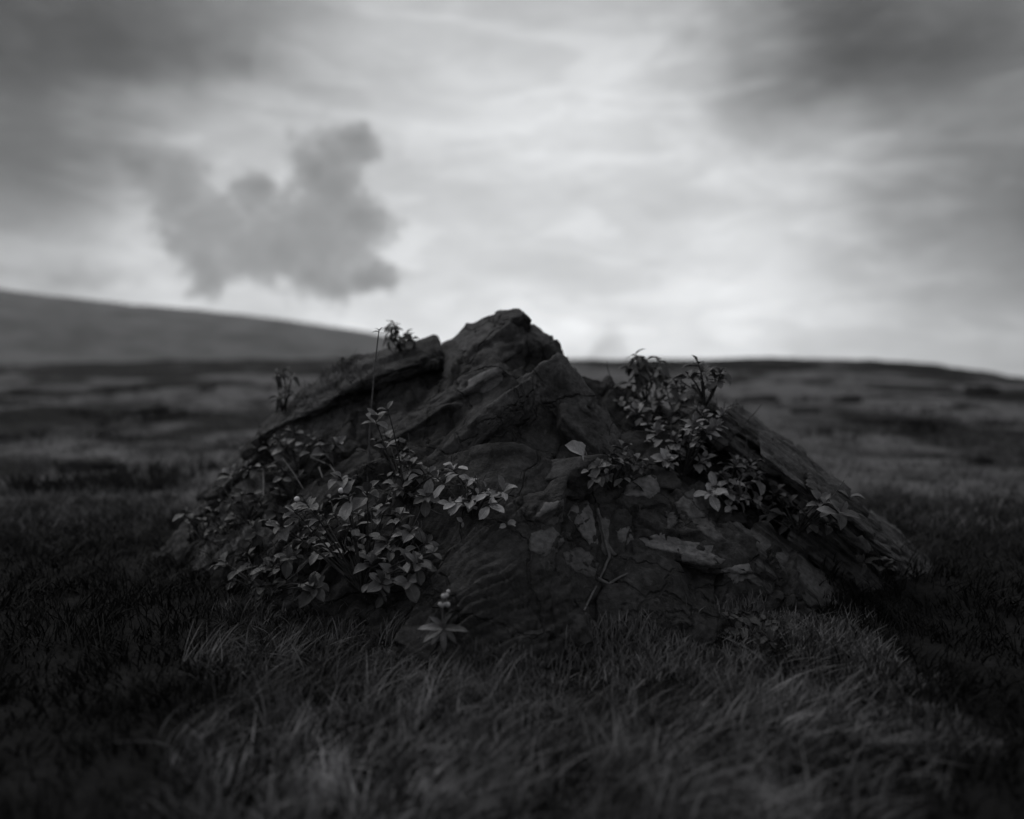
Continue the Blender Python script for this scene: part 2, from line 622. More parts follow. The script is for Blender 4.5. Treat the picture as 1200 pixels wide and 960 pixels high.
# broken facets: warped cells, each with its own tilt, with open joints between them
warp = np.stack([fbm(P0 * 2.4, 3, 61), fbm(P0 * 2.4 + 9, 3, 62), fbm(P0 * 2.4 + 5, 3, 63)], 1)
Q = P0 + warp * 0.10
ang = math.radians(28)
A = np.stack([Q[:, 0] * math.cos(ang) + Q[:, 2] * math.sin(ang), (-Q[:, 0] * math.sin(ang) + Q[:, 2] * math.cos(ang)) * 1.9, Q[:, 1] * 0.9], 1)


def cells(A, n, seed, tilt):
    r = np.random.default_rng(seed)
    lo, hi = A.min(0), A.max(0)
    S = A[r.integers(0, len(A), n)]
    G = r.normal(0, tilt, (n, 3))
    off = r.normal(0, 1, n)
    f1 = np.full(len(A), 9e9); f2 = np.full(len(A), 9e9); idx = np.zeros(len(A), int)
    for k in range(n):
        dd = np.linalg.norm(A - S[k], axis=1)
        cl = dd < f1
        f2 = np.where(cl, f1, np.minimum(f2, dd))
        idx = np.where(cl, k, idx)
        f1 = np.where(cl, dd, f1)
    return (G[idx] * (A - S[idx])).sum(1), off[idx], f2 - f1


pl, of, gap = cells(A, 150, 71, 0.22)
disp = pl * 0.55 + of * 0.014 - 0.030 * sstep(0.022, 0.0, gap)
pl2, of2, gap2 = cells(A * 1.0 + 3, 700, 72, 0.2)
# ropy lava: arcs about a point up the face
rc = near_hit(478, 560)
rad = np.sqrt((x - rc.x) ** 2 + ((y - rc.y) * 0.9) ** 2 + (base.ravel() - rc.z) ** 2)
rmask = np.zeros(len(x))
rope_c = near_hit(562, 672)
dr = np.sqrt((x - rope_c.x) ** 2 + (y - rope_c.y) ** 2 + (base.ravel() - rope_c.z) ** 2)
rmask = sstep(0.30, 0.20, dr + 0.05 * perlin(P0 * 6, 8))
wob = rad + 0.022 * fbm(P0 * 4, 2, 81) + 0.006 * fbm(P0 * 16, 2, 82)
rope = np.abs(np.sin(wob * math.pi / 0.027)) ** 0.6
rope2 = np.abs(np.sin((wob + 0.02 * perlin(P0 * 9, 84)) * math.pi / 0.0115)) ** 0.8
mixr = sstep(-0.15, 0.25, perlin(P0 * 5, 85))
rope = rope * (0.35 + 0.65 * mixr) + 0.35 * rope2 * (1.1 - 0.6 * mixr)
rope_amp = 0.030 * np.clip(0.75 + 1.1 * fbm(P0 * 6, 3, 83), 0.3, 1.2)
rough = fbm(P0 * np.array([7, 7, 11]), 5, 91, 0.55)
streak_u = P0[:, 0] * math.cos(0.65) - P0[:, 2] * math.sin(0.65)
streak_v = P0[:, 0] * math.sin(0.65) + P0[:, 2] * math.cos(0.65)
right = sstep(0.35, 0.75, x)
streak = fbm(np.stack([streak_u * 2.2, streak_v * 26, y * 4], 1), 4, 95)
disp = disp * (1 - 0.75 * rmask) + (pl2 * 0.5 + of2 * 0.005 - 0.010 * sstep(0.014, 0, gap2)) * (1 - rmask)
disp += rmask * (rope * rope_amp - 0.008) + (0.024 * rough - 0.020 * np.abs(fbm(P0 * 9, 4, 93))) * (1 - 0.5 * rmask) + right * 0.040 * np.round(streak * 5) / 5 * 0.7 + right * 0.02 * streak
fc = near_hit(640, 510)
smooth_face = sstep(0.50, 0.28, np.sqrt((x - fc.x) ** 2 + 0.7 * (y - fc.y) ** 2 + (base.ravel() - fc.z) ** 2))
disp = disp * (1 - 0.5 * smooth_face) - 0.012 * right - 0.012 * sstep(-0.4, -0.9, x)
lev = sstep(-0.12, 0.05, base.ravel())
Pm = P0 + N * (disp * lev)[:, None]
Pm[:, 0] += 0.012 * lev * perlin(P0 * 14, 97)
Pm[:, 1] += 0.012 * lev * perlin(P0 * 14 + 4, 98)
oc = at_depth(600, 770, 1.9)
outcrop = thing('lava_outcrop', 'dark cracked lava mound with a blocky pointed top rising from the turf', 'rock', (0.05, 2.6, 0.0))
core_me = mesh_np('mound', Pm, grid_faces(XN, YN))
obj('mound', core_me, M_ROCK, outcrop)


def ico(sub):
    import bmesh
    bm = bmesh.new()
    bmesh.ops.create_icosphere(bm, subdivisions=sub, radius=1.0)
    V = np.array([v.co[:] for v in bm.verts])
    T = np.array([[v.index for v in f.verts] for f in bm.faces])
    bm.free()
    return V, T


ICO = {k: ico(k) for k in (3, 4, 5)}


def rock_mesh(name, size, axes, seed, sub=5, strat=0.0, cuts=12, hard=40, nz=0.05, fac=1.0):
    """angular block: rounded intersection of half-spaces, then broken up by noise. axes = 3 unit vectors"""
    r = np.random.default_rng(seed)
    D, T = ICO[sub]
    pn = [np.array(v, float) for v in ((1, 0, 0), (-1, 0, 0), (0, 1, 0), (0, -1, 0), (0, 0, 1), (0, 0, -1))]
    nn = [v + r.normal(0, 0.13, 3) for v in pn]
    dd = list(r.uniform(0.82, 1.0, 6))
    for k in range(cuts):
        v = r.normal(0, 1, 3)
        nn.append(v)
        dd.append(r.uniform(0.92, 1.25))
    nn = np.array([v / np.linalg.norm(v) for v in nn])
    s = np.maximum(D @ nn.T, 0.0) / np.array(dd)[None]
    rr = (s ** hard).sum(1) ** (-1.0 / hard)
    L = D * rr[:, None]
    W3 = L * np.array(size)[None] / 2
    ms = float(np.mean(size))
    n = nz * fbm(W3 / ms * 3 + seed, 5, seed, 0.58)
    if strat:
        n = n + strat * fbm(np.stack([W3[:, 0] / ms * 0.8, W3[:, 1] / ms * 1.4, W3[:, 2] / ms * 11], 1), 3, seed + 5)
    S_ = W3[r.integers(0, len(W3), 70)] / ms
    Aq = W3 / ms + 0.10 * np.stack([perlin(W3 / ms * 3 + 7, seed), perlin(W3 / ms * 3 + 19, seed), perlin(W3 / ms * 3 + 31, seed)], 1)
    Aq = Aq * np.array([1, 1, 1.7]); S_ = S_ * np.array([1, 1, 1.7])
    dm = np.linalg.norm(Aq[:, None] - S_[None], axis=2)
    od = np.argsort(dm, axis=1)[:, :2]
    e1 = np.take_along_axis(dm, od, 1)
    G_ = r.normal(0, 0.16, (70, 3)); of_ = r.normal(0, 0.022, 70)
    n = n + fac * (((Aq - S_[od[:, 0]]) * G_[od[:, 0]]).sum(1) + of_[od[:, 0]] - 0.03 * sstep(0.03, 0, e1[:, 1] - e1[:, 0]))
    n = n - 0.03 * fac * np.abs(fbm(W3 / ms * 6 + seed, 3, seed + 9))
    W3 = W3 + D * (n * ms)[:, None]
    ax = np.array([list(a) for a in axes])
    return mesh_np(name, W3 @ ax, T)


def screen_axes(theta, lean=0.0, yaw=0.0):
    th_ = math.radians(theta)
    L = Vector((math.cos(th_), 0, math.sin(th_)))
    Tt = Vector((-math.sin(th_), 0, math.cos(th_)))
    Dd = Vector((0, 1, 0))
    R = Matrix.Rotation(math.radians(lean), 3, L)
    Tt = R @ Tt
    Dd = R @ Dd
    Z = Matrix.Rotation(math.radians(yaw), 3, 'Z')
    return (Z @ L, Z @ Dd, Z @ Tt)


# name, px, py, screen tilt, length px, height px, depth m, lean, distance or None (rest on the face), push-in m, strata
slabs = [
    ('peak_block', 568, 416, 30, 120, 44, 0.40, 30, 2.78, 0, .02),
    ('peak_block', 584, 402, 24, 72, 44, 0.34, 16, 2.80, 0, .02),
    ('peak_block', 598, 379, 4, 42, 28, 0.22, 10, 2.82, 0, .02),
    ('peak_block', 622, 410, -40, 54, 38, 0.28, 10, 2.84, 0, .02),
    ('peak_block', 646, 422, -70, 44, 30, 0.28, 10, 2.80, 0, .02),
    ('peak_block', 560, 398, 34, 60, 20, 0.22, 20, 2.83, 0, .02),
    ('face_slab', 552, 464, 32, 130, 56, 0.10, 48, None, .03, .02),
    ('face_slab', 575, 505, 42, 150, 60, 0.10, 50, None, .035, .02),
    ('face_slab', 505, 500, 28, 110, 46, 0.10, 46, None, .03, .02),
    ('face_slab', 655, 485, -50, 140, 100, 0.12, 34, None, .04, .02),
    ('face_slab', 690, 530, -35, 120, 80, 0.10, 42, None, .045, .02),
    ('face_slab', 640, 565, 10, 150, 60, 0.10, 45, None, .05, .02),
    ('shoulder_slab', 458, 429, 13, 120, 26, 0.34, 18, 2.93, 0, .04),
    ('shoulder_slab', 405, 449, 22, 120, 22, 0.32, 22, 2.95, 0, .04),
    ('shoulder_slab', 502, 421, 10, 40, 22, 0.2, 12, 2.90, 0, .02),
    ('shoulder_slab', 350, 482, 30, 110, 16, 0.26, 24, 2.95, 0, .04),
    ('shoulder_slab', 435, 478, 24, 150, 24, 0.26, 34, None, .03, .04),
    ('shoulder_slab', 375, 514, 30, 120, 22, 0.24, 34, None, .03, .04),
    ('flank_slab', 300, 530, 40, 110, 18, 0.24, 26, None, .03, .05),
    ('flank_slab', 258, 578, 46, 100, 18, 0.24, 26, None, .03, .05),
    ('flank_slab', 290, 596, 36, 110, 20, 0.24, 34, None, .04, .05),
    ('flank_slab', 270, 636, 30, 100, 22, 0.24, 34, None, .04, .05),
    ('ridge_slab', 826, 488, -44, 76, 36, 0.26, 14, 2.60, 0, .03),
    ('ridge_slab', 870, 520, -36, 120, 20, 0.28, 22, None, .02, .06),
    ('ridge_slab', 900, 517, -37, 140, 10, 0.26, 20, 2.66, 0, .06),
    ('ridge_slab', 955, 566, -37, 170, 14, 0.26, 22, None, .01, .06),
    ('ridge_slab', 925, 562, -36, 150, 16, 0.26, 28, None, .02, .06),
    ('ridge_slab', 1005, 610, -38, 150, 14, 0.26, 24, None, .015, .06),
    ('ridge_slab', 1048, 645, -36, 110, 14, 0.26, 24, None, .015, .06),
    ('ridge_slab', 985, 650, -40, 150, 34, 0.22, 36, None, .03, .05),
    ('ridge_slab', 930, 680, -42, 170, 34, 0.20, 42, None, .03, .05),
    ('ridge_slab', 880, 660, -34, 130, 32, 0.18, 46, None, .03, .05),
    ('base_block', 752, 705, 12, 110, 84, 0.18, 46, None, .085, .0),
    ('base_block', 800, 735, -20, 80, 50, 0.18, 34, None, .05, .0),
    ('base_block', 660, 745, 16, 80, 40, 0.18, 42, None, .06, .0),
    ('base_block', 590, 765, 20, 60, 26, 0.18, 42, None, .05, .0),
    ('ledge', 770, 590, -8, 110, 30, 0.14, 40, None, .05, .05),
    ('ledge', 810, 640, -14, 150, 34, 0.16, 40, None, .03, .05),
    ('ledge', 745, 560, 6, 90, 30, 0.14, 40, None, .05, .04),
    ('ledge', 610, 608, 24, 130, 34, 0.10, 50, None, .03, .03),
]
for k, (nm, px, py, thd, ln, hh, dep, lean, Yd, push, strat) in enumerate(slabs):
    if Yd:
        c = at_depth(px, py, Yd)
    else:
        c = near_hit(px, py) + ray(px, py) * push
    s = c.y / F
    ax = screen_axes(thd, lean, random.uniform(-14, 14))
    me = rock_mesh(nm, (ln * s, dep, hh * s), ax, 100 + k, 5, strat, nz=0.045, fac=0.55 if nm in ('peak_block', 'face_slab') else 0.8)
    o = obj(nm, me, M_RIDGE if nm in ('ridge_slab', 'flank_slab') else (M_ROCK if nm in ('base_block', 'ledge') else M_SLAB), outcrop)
    o.matrix_parent_inverse = Matrix.Translation(-outcrop.location)
    o.location = c

# ------------------------------------------------------------------ ray casting onto what is built
bpy.context.view_layer.update()
DG = bpy.context.evaluated_depsgraph_get()


def hit(px, py, far=12.0):
    d = ray(px, py)
    ok, loc, nor, idx, ob, mt = sc.ray_cast(DG, CAM, d, distance=far)
    if not ok:
        return None, None
    return loc, nor


def drop(x, y, z=3.0):
    ok, loc, nor, idx, ob, mt = sc.ray_cast(DG, Vector((x, y, z)), Vector((0, 0, -1)))
    return (loc, nor) if ok else (Vector((x, y, 0)), Vector((0, 0, 1)))


# pale crust plates that follow the face
plates = [
    [(672, 590), (688, 588), (697, 608), (700, 634), (690, 640), (676, 618), (664, 604)],
    [(660, 648), (676, 642), (694, 650), (702, 662), (694, 678), (676, 670), (664, 662)],
    [(700, 606), (714, 608), (713, 636), (722, 650), (708, 652), (703, 628)],
    [(735, 566), (768, 556), (774, 574), (760, 584), (730, 580)],
    [(790, 590), (812, 574), (834, 584), (828, 606), (806, 608), (794, 600)],
    [(812, 608), (832, 606), (838, 622), (850, 632), (838, 636), (818, 622)],
    [(750, 632), (776, 626), (800, 634), (838, 640), (824, 656), (788, 648), (760, 642)],
    [(798, 650), (834, 648), (850, 658), (826, 668), (800, 664)],
    [(778, 600), (790, 602), (794, 612), (784, 622), (782, 610)],
    [(722, 622), (738, 618), (742, 632), (726, 636)],
    [(640, 590), (660, 586), (662, 606), (646, 616), (626, 608)],
    [(622, 626), (650, 618), (662, 636), (640, 652), (620, 644)],
    [(548, 446), (585, 428), (590, 446), (566, 462), (546, 460)],
    [(846, 668), (876, 660), (886, 676), (862, 684)],
]
for k, poly in enumerate(plates):
    pc = np.array(poly, float)
    c = pc.mean(0)
    nseg, nr = 36, 5
    cum_l = np.linspace(0, len(poly), nseg, endpoint=False)
    pts = []
    for cl in cum_l:
        a, bq = int(cl) % len(poly), (int(cl) + 1) % len(poly)
        f_ = cl - int(cl)
        pts.append(pc[a] * (1 - f_) + pc[bq] * f_)
    pts = np.array(pts) + RNG.normal(0, 0.7, (nseg, 2)) + (pts_n := 2.5 * np.stack([perlin(np.stack([np.array(pts)[:, 0] * .07, np.array(pts)[:, 1] * .07, np.full(nseg, k * 3.3)], 1), 5), perlin(np.stack([np.array(pts)[:, 0] * .07, np.array(pts)[:, 1] * .07, np.full(nseg, 50 + k * 3.3)], 1), 6)], 1))
    V = []
    cen = None
    for i in range(nr + 1):
        fr = min(1.0, (i + 0.001) / (nr - 1))
        for j in range(nseg):
            p2 = c + (pts[j] - c) * fr
            l, n = hit(*p2)
            if l is None or (cen is not None and (l - cen).length > 0.25):
                l, n = cen, Vector((0, -0.7, 0.7))
            if cen is None:
                cen = l
            nn_ = (Vector((0, -0.6, 0.6)) + n * 0.5).normalized()
            lift = 0.004 if i < nr - 1 else (0.0035 if i == nr - 1 else -0.012)
            V.append(l + nn_ * (lift + random.uniform(-.0012, .0012)))
    V = np.array([v[:] for v in V]) - np.array(cen[:])
    Vg = V.reshape(nr + 1, nseg, 3)
    for _ in range(2):                      # plates are stiffer than the rubble under them
        Vg[1:nr - 1] = (Vg[1:nr - 1] + Vg[:nr - 2] + Vg[2:nr] + np.roll(Vg[1:nr - 1], 1, 1) + np.roll(Vg[1:nr - 1], -1, 1)) / 5
    o = obj('crust_plate', mesh_np('crust_plate', Vg.reshape(-1, 3), grid_faces(nr + 1, nseg, True)), M_PLATE, outcrop)
    o.location = cen

# ------------------------------------------------------------------ lava rocks lying on the moor
for k in range(16):
    Yd = random.uniform(4.6, 16)
    sgn = -1 if k % 2 else 1
    xx = sgn * random.uniform(0.30, 0.72) * Yd
    l, n = drop(xx, Yd)
    s = random.uniform(0.14, 0.34) * (0.6 + Yd / 18)
    me = rock_mesh('lava_rock', (s * random.uniform(1.2, 2.2), s, s * random.uniform(0.4, 0.65)), screen_axes(random.uniform(-8, 8), 0, random.uniform(0, 180)), 300 + k, 4, 0.03)
    o = obj('lava_rock', me, M_ROCK, label=('low dark lava rock in the moor turf below the mountain slope' if sgn < 0 else 'low dark lava rock in the moor turf below the low dark rise'), category='rock', group=('lava rocks below the mountain' if sgn < 0 else 'lava rocks below the dark rise'))
    o.location = l + Vector((0, 0, s * 0.06))

# ------------------------------------------------------------------ leaves and plants


def leaf_mesh(name, width, peak, fold, curl, wave, seed, nu=7, nv=5, mat=None):
    r = np.random.default_rng(seed)
    V = []
    for i in range(nu):
        t = i / (nu - 1)
        w = width * (max(0.0, math.sin(math.pi * t ** peak)) ** 0.62) * 0.5 + 0.012 * (1 - t)
        zc_ = -curl * t * t
        for j in range(nv):
            s_ = (j / (nv - 1)) * 2 - 1
            V.append((s_ * w, t - 0.25 * curl * t * t, zc_ + fold * abs(s_) * w * 2 + wave * math.sin(t * 9 + seed) * s_ * w + r.normal(0, 0.008)))
    me = mesh_np(name, np.array(V), grid_faces(nu, nv))
    if mat:
        me.materials.append(mat)
    return me


def leaf_set(mat, width, peak, n, s0, curl=0.25):
    return [leaf_mesh('leaf', width * random.uniform(0.85, 1.15), peak, random.uniform(0.12, 0.4), curl * random.uniform(0.2, 1.8),
                      random.uniform(-.3, .3), s0 + k, mat=mat) for k in range(n)]


LS = {
    'broad': leaf_set(M_LEAF, 0.54, 1.2, 8, 10),
    'dark': leaf_set(M_LEAF_D, 0.50, 1.15, 6, 30),
    'pale': leaf_set(M_LEAF_P, 0.50, 1.3, 6, 50),
    'narrow': leaf_set(M_LEAF_P, 0.26, 0.9, 6, 70, 0.4),
    'weed': leaf_set(M_LEAF, 0.26, 0.9, 4, 130, 0.4),
    'fern': leaf_set(M_LEAF_D, 0.42, 0.9, 6, 90, 0.8),
    'round': leaf_set(M_LEAF_P, 0.95, 0.75, 3, 110, 0.15),
}


def tube(name, pts, radii, mat, parent, nseg=6):
    pts = [Vector(p) for p in pts]
    V = []
    n = len(pts)
    for i, p in enumerate(pts):
        tan = (pts[min(i + 1, n - 1)] - pts[max(i - 1, 0)]).normalized()
        a = tan.orthogonal().normalized()
        b = tan.cross(a)
        for j in range(nseg):
            q = 2 * math.pi * j / nseg
            V.append(p + (a * math.cos(q) + b * math.sin(q)) * radii[i])
    org = pts[0]
    A_ = np.array([v[:] for v in V]) - np.array(org[:])
    o = obj(name, mesh_np(name, A_, grid_faces(n, nseg, True)), mat, parent)
    o.location = org
    return o


def bez(p0, p1, p2, n):
    return [p0 * (1 - t) ** 2 + p1 * 2 * t * (1 - t) + p2 * t * t for t in [i / (n - 1) for i in range(n)]]


def put_leaf(parent, kind, pos, d, up, L):
    d = d.normalized()
    side = d.cross(up)
    if side.length < 1e-4:
        side = d.orthogonal()
    side.normalize()
    nz = side.cross(d).normalized()
    o = obj('leaf', random.choice(LS[kind]), None, parent)
    M = Matrix((side, d, nz)).transposed().to_4x4()
    M = Matrix.Translation(pos) @ M @ Matrix.Diagonal((L, L, L, 1))
    o.matrix_parent_inverse = Matrix.Translation(-parent.location)
    o.matrix_basis = M
    return o


def rosette(parent, kind, pos, axis, n, L, droop=0.3, spread=(25, 80)):
    axis = axis.normalized()
    a = axis.orthogonal().normalized()
    b = axis.cross(a)
    ph = random.uniform(0, 6.28)
    for i in range(n):
        q = ph + i * 2.39996 + random.uniform(-.25, .25)
        e = math.radians(spread[0] + (spread[1] - spread[0]) * (i + .5) / n + random.uniform(-12, 12))
        radial = a * math.cos(q) + b * math.sin(q)
        d = axis * math.cos(e) + radial * math.sin(e) + Vector((0, 0, -droop * random.uniform(0, 1) * (i / n)))
        size = L * random.uniform(0.5, 1.15) * (0.62 + 0.38 * (i + 1) / n)
        put_leaf(parent, kind, pos - axis * (L * 0.25 * i / n), d, axis + radial * -0.2 + Vector((0, 0, 0.4)), size)


def plant(name, label, cat, root, tips, kind, L, nl=7, lift=0.05, droop=0.3, rad=0.0035, along=2, spread=(25, 80), group=None, bark=None, axis_up=0.7, bulge=0.05, dense=True):
    base_p, nrm = hit(*root)
    if base_p is None or base_p.y > 5:
        base_p = drop(at_depth(root[0], root[1], 2.85).x, 2.85)[0]
    base_p = base_p.copy()
    t = thing(name, label, cat, base_p, group)
    extra = [(tp[0] + random.gauss(0, 12), tp[1] + random.gauss(2, 9), (tp[2] * 0.6 if len(tp) > 2 else lift * 0.6)) for tp in tips if dense and nl and len(tips) > 2]
    full = len(tips)
    for ti, tp in enumerate(list(tips) + extra):
        small = 1.0 if ti < full else random.uniform(0.55, 0.8)
        px, py = tp[0], tp[1]
        lf = tp[2] if len(tp) > 2 else lift * random.uniform(0.6, 1.5)
        l, n = hit(px, py)
        if l is None or l.y > base_p.y + 0.35:
            tip = at_depth(px, py, base_p.y + random.uniform(-0.04, 0.04))
        else:
            tip = l - ray(px, py) * lf
        mid = (base_p + tip) / 2 + Vector((random.uniform(-.02, .02), -bulge * random.uniform(0, 1), bulge * random.uniform(0.2, 1)))
        pts = bez(base_p - Vector((0, 0, 0.012)), mid, tip, 9)
        st_ = tube('stem', pts, [rad * (1 - 0.55 * i / 8) for i in range(9)], bark or M_BARK, t)
        tan = (pts[-1] - pts[-3]).normalized()
        ax = (tan * 0.6 + Vector((random.uniform(-.35, .35), -0.45, axis_up))).normalized()
        if nl:
            rosette(st_, kind, tip, ax, max(2, (nl if ti < full else nl - 3) + random.randint(-2, 1)), L * small, droop, spread)
        for q in range(along if ti < full else 0):
            i = random.randint(4, 7)
            d = Vector((random.uniform(-1, 1), random.uniform(-1, .2), random.uniform(-.3, .6)))
            put_leaf(st_, kind, pts[i], d, Vector((0, -.3, 1)), L * random.uniform(.55, .95))
    for q in range(len(tips) if nl and len(tips) > 2 else 0):
        tp = random.choice(tips)
        l, n = hit(tp[0] + random.gauss(0, 16), tp[1] + random.gauss(-4, 12))
        if l is None or (l - base_p).length > 0.6:
            continue
        e = l + Vector((random.uniform(-.03, .03), -random.uniform(.01, .06), random.uniform(.02, .09)))
        pts = bez(base_p.lerp(l, random.uniform(.2, .8)), l + Vector((random.uniform(-.04, .04), -.04, .03)), e, 7)
        tube('twig', pts, [0.0016 - 0.0001 * i for i in range(7)], M_TWIG if random.random() < .5 else M_BARK, t, 5)
    return t


left_shrub = plant('berry_shrub', 'leafy shrub with two round white berries low on the mound', 'shrub', (425, 690),
      [(437, 662, .09), (462, 676, .08), (490, 660, .07), (500, 636, .08), (482, 622, .08), (455, 634, .1), (425, 640, .1), (470, 606, .08),
       (445, 600, .1), (430, 578, .11), (408, 582, .12), (392, 604, .12), (410, 618, .11), (360, 592, .1), (345, 600, .09), (372, 614, .1),
       (352, 632, .08), (385, 644, .09), (330, 616, .08), (400, 562, .1), (448, 684, .06), (478, 682, .05)], 'broad', 0.066, 7, droop=0.75, along=2, axis_up=0.55)
for bx, by in ((348, 585), (400, 575)):
    l, n = hit(bx, by)
    q = l - ray(bx, by) * 0.20
    V_, T_ = ICO[3]
    o = obj('berry', mesh_np('berry', V_ * 0.0095 * np.array([1, 1, .95]), T_), M_BERRY, left_shrub)
    o.location = q
    tube('berry_stalk', bez(q + Vector((0, 0.006, 0.004)), q + Vector((0.006, 0.02, 0.03)), q + Vector((0.012, 0.06, -0.03)), 6), [0.0016] * 6, M_BARK, left_shrub, 5)
for seg in ([(309, 582), (309, 548), (332, 538), (345, 556), (356, 574)], [(364, 536), (386, 545), (398, 560), (412, 570)], [(374, 548), (378, 560)], [(412, 580), (408, 612), (404, 640)]):
    pts = []
    for p in seg:
        l, n = hit(*p)
        pts.append(l - ray(*p) * 0.12)
    pts2 = []
    for a, b in zip(pts[:-1], pts[1:]):
        pts2 += [a.lerp(b, s / 4) for s in range(4)]
    pts2.append(pts[-1])
    tube('bare_stem', pts2, [0.0038 - 0.0018 * i / len(pts2) for i in range(len(pts2))], M_TWIG, left_shrub)

plant('creeping_shrub', 'leafy shrub with bent bare stems under the thin sapling on the shoulder', 'shrub', (350, 548),
      [(345, 506), (325, 514), (365, 510), (302, 524), (312, 545), (382, 530), (396, 520), (288, 550), (330, 560), (268, 558)], 'broad', 0.062, 6, 0.05, 0.5)
plant('low_shrub', 'soft pale leafed shrub growing left of the bare rock face', 'shrub', (475, 585),
      [(440, 492), (455, 515), (472, 526), (480, 545), (502, 555), (455, 560), (500, 582), (470, 570)], 'broad', 0.062, 6, 0.07, 0.4)
plant('low_shrub', 'sprawling pale leafed shrub at the foot of the bare rock face', 'shrub', (555, 606),
      [(530, 550, .06), (512, 560), (545, 566), (562, 578), (590, 575), (530, 592), (575, 592), (545, 590)], 'pale', 0.060, 5, 0.06, 0.4)
plant('tall_weed', 'single tall thin stem with a small leaf tuft standing against the sky', 'plant', (431, 560), [(444, 388, 0.1)], 'narrow', 0.032, 6, rad=0.0042, along=0, spread=(10, 70), bark=M_TWIG, bulge=0.0)
plant('sapling', 'thin dark sapling with a few drooping sprays on the left shoulder', 'sapling', (333, 482),
      [(332, 436, .02), (324, 438, .02), (342, 440, .02), (326, 466, .02), (345, 462, .02)], 'fern', 0.055, 5, 0.02, 0.9, rad=0.0045, along=1, axis_up=0.3, spread=(40, 110), dense=False)
plant('ridge_bush', 'small dark feathery bush silhouetted on the crest beside the peak', 'bush', (470, 412),
      [(457, 386), (466, 392), (477, 391), (484, 397), (455, 397), (470, 402), (462, 380)], 'fern', 0.062, 6, 0.0, 1.0, rad=0.003, along=1, axis_up=0.4, spread=(40, 110), dense=False)
plant('ridge_bush', 'tiny dark sprig on the far end of the crest under the mountain', 'bush', (403, 436), [(401, 423), (406, 424), (398, 427)], 'fern', 0.035, 5, 0.0, 0.6, rad=0.002)
plant('ridge_bush', 'feathery bush with arching leaves right of the peak against pale sky', 'bush', (757, 470),
      [(745, 416), (757, 420), (772, 422), (737, 448), (765, 440), (750, 436), (778, 436), (742, 428)], 'fern', 0.085, 6, 0.0, 1.0, rad=0.003, along=1, axis_up=0.4, spread=(40, 110), dense=False)
plant('ridge_bush', 'upright bush with rounded leaves on the pointed ridge block', 'bush', (826, 474),
      [(818, 426), (822, 434), (806, 440), (838, 442), (844, 436), (828, 450), (812, 455)], 'broad', 0.060, 6, 0.0, 0.4, rad=0.004, along=2, dense=False)
plant('ridge_bush', 'loose leafy bush between the two bushes on the skyline', 'bush', (790, 486),
      [(780, 452), (790, 446), (800, 458), (742, 474), (725, 470), (770, 468), (760, 482), (796, 470)], 'broad', 0.062, 7, 0.02, 0.4, rad=0.003, along=2, dense=False)
plant('heath_clump', 'bright upright clump of narrow curled leaves on the right of the face', 'plant', (800, 556),
      [(785, 492), (800, 486), (814, 494), (770, 506), (790, 516), (815, 516), (830, 506), (760, 492), (746, 482), (808, 534), (824, 540), (782, 540), (840, 500)],
      'pale', 0.062, 9, 0.06, 0.4, along=4, spread=(5, 65))
plant('heath_clump', 'wiry tuft of curved strap leaves rising from the bright clump', 'plant', (812, 556),
      [(808, 512), (818, 504), (802, 520)], 'narrow', 0.09, 5, 0.07, 0.2, along=1, spread=(5, 35))
plant('broadleaf_shrub', 'pale veined shrub hanging over a dark hollow on the right flank', 'shrub', (852, 592),
      [(862, 542), (876, 550), (850, 560), (838, 570), (868, 562), (888, 558), (870, 582), (886, 588), (832, 578), (856, 576)], 'pale', 0.070, 8, 0.07, 0.6, along=3)
plant('broadleaf_shrub', 'straggling leafy shrub below the striped ridge slabs', 'shrub', (935, 622),
      [(915, 592), (940, 596), (960, 590), (985, 600), (925, 612), (952, 616), (908, 578), (900, 600), (972, 612)], 'broad', 0.070, 7, 0.07, 0.5)
plant('broadleaf_shrub', 'small leafy sprig in the dark hollow at the right end', 'shrub', (1030, 676), [(1012, 658), (1040, 664), (1026, 650)], 'dark', 0.06, 6, 0.05, 0.5)
plant('creeping_plant', 'sprawling soft leaved plant over the crack beside the pale plates', 'plant', (716, 572),
      [(715, 532), (726, 542), (702, 546), (740, 562), (712, 556), (730, 525), (696, 560), (745, 540)], 'broad', 0.058, 6, 0.05, 0.6)
p = plant('round_leaf_plant', 'single large round pale leaf on the dark rock face', 'plant', (690, 540), [(684, 530, .05)], 'round', 0.001, 0, along=0)
l, n = hit(684, 536)
put_leaf(p, 'round', l - ray(684, 536) * 0.045, Vector((-.5, -.35, .5)), Vector((0, -.6, .8)), 0.075)
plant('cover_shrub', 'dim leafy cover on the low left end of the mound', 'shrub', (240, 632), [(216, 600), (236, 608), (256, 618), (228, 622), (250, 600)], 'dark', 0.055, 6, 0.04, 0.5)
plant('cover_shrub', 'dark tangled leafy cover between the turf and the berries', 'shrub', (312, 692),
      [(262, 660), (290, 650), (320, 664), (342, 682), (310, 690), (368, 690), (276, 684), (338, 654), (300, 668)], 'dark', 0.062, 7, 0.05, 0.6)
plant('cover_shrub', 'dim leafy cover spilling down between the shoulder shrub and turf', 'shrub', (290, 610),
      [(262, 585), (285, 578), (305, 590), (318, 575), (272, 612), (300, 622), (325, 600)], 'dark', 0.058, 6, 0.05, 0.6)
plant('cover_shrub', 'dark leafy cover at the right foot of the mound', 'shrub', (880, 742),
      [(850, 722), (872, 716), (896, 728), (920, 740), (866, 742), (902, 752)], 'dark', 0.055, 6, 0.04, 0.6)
ros = plant('rosette_weed', 'star shaped rosette weed with a budded stalk in the grass', 'plant', (521, 752), [(522, 732, .05)], 'narrow', 0.066, 0, along=0, droop=0.15, spread=(25, 88), rad=0.003, axis_up=0.5)
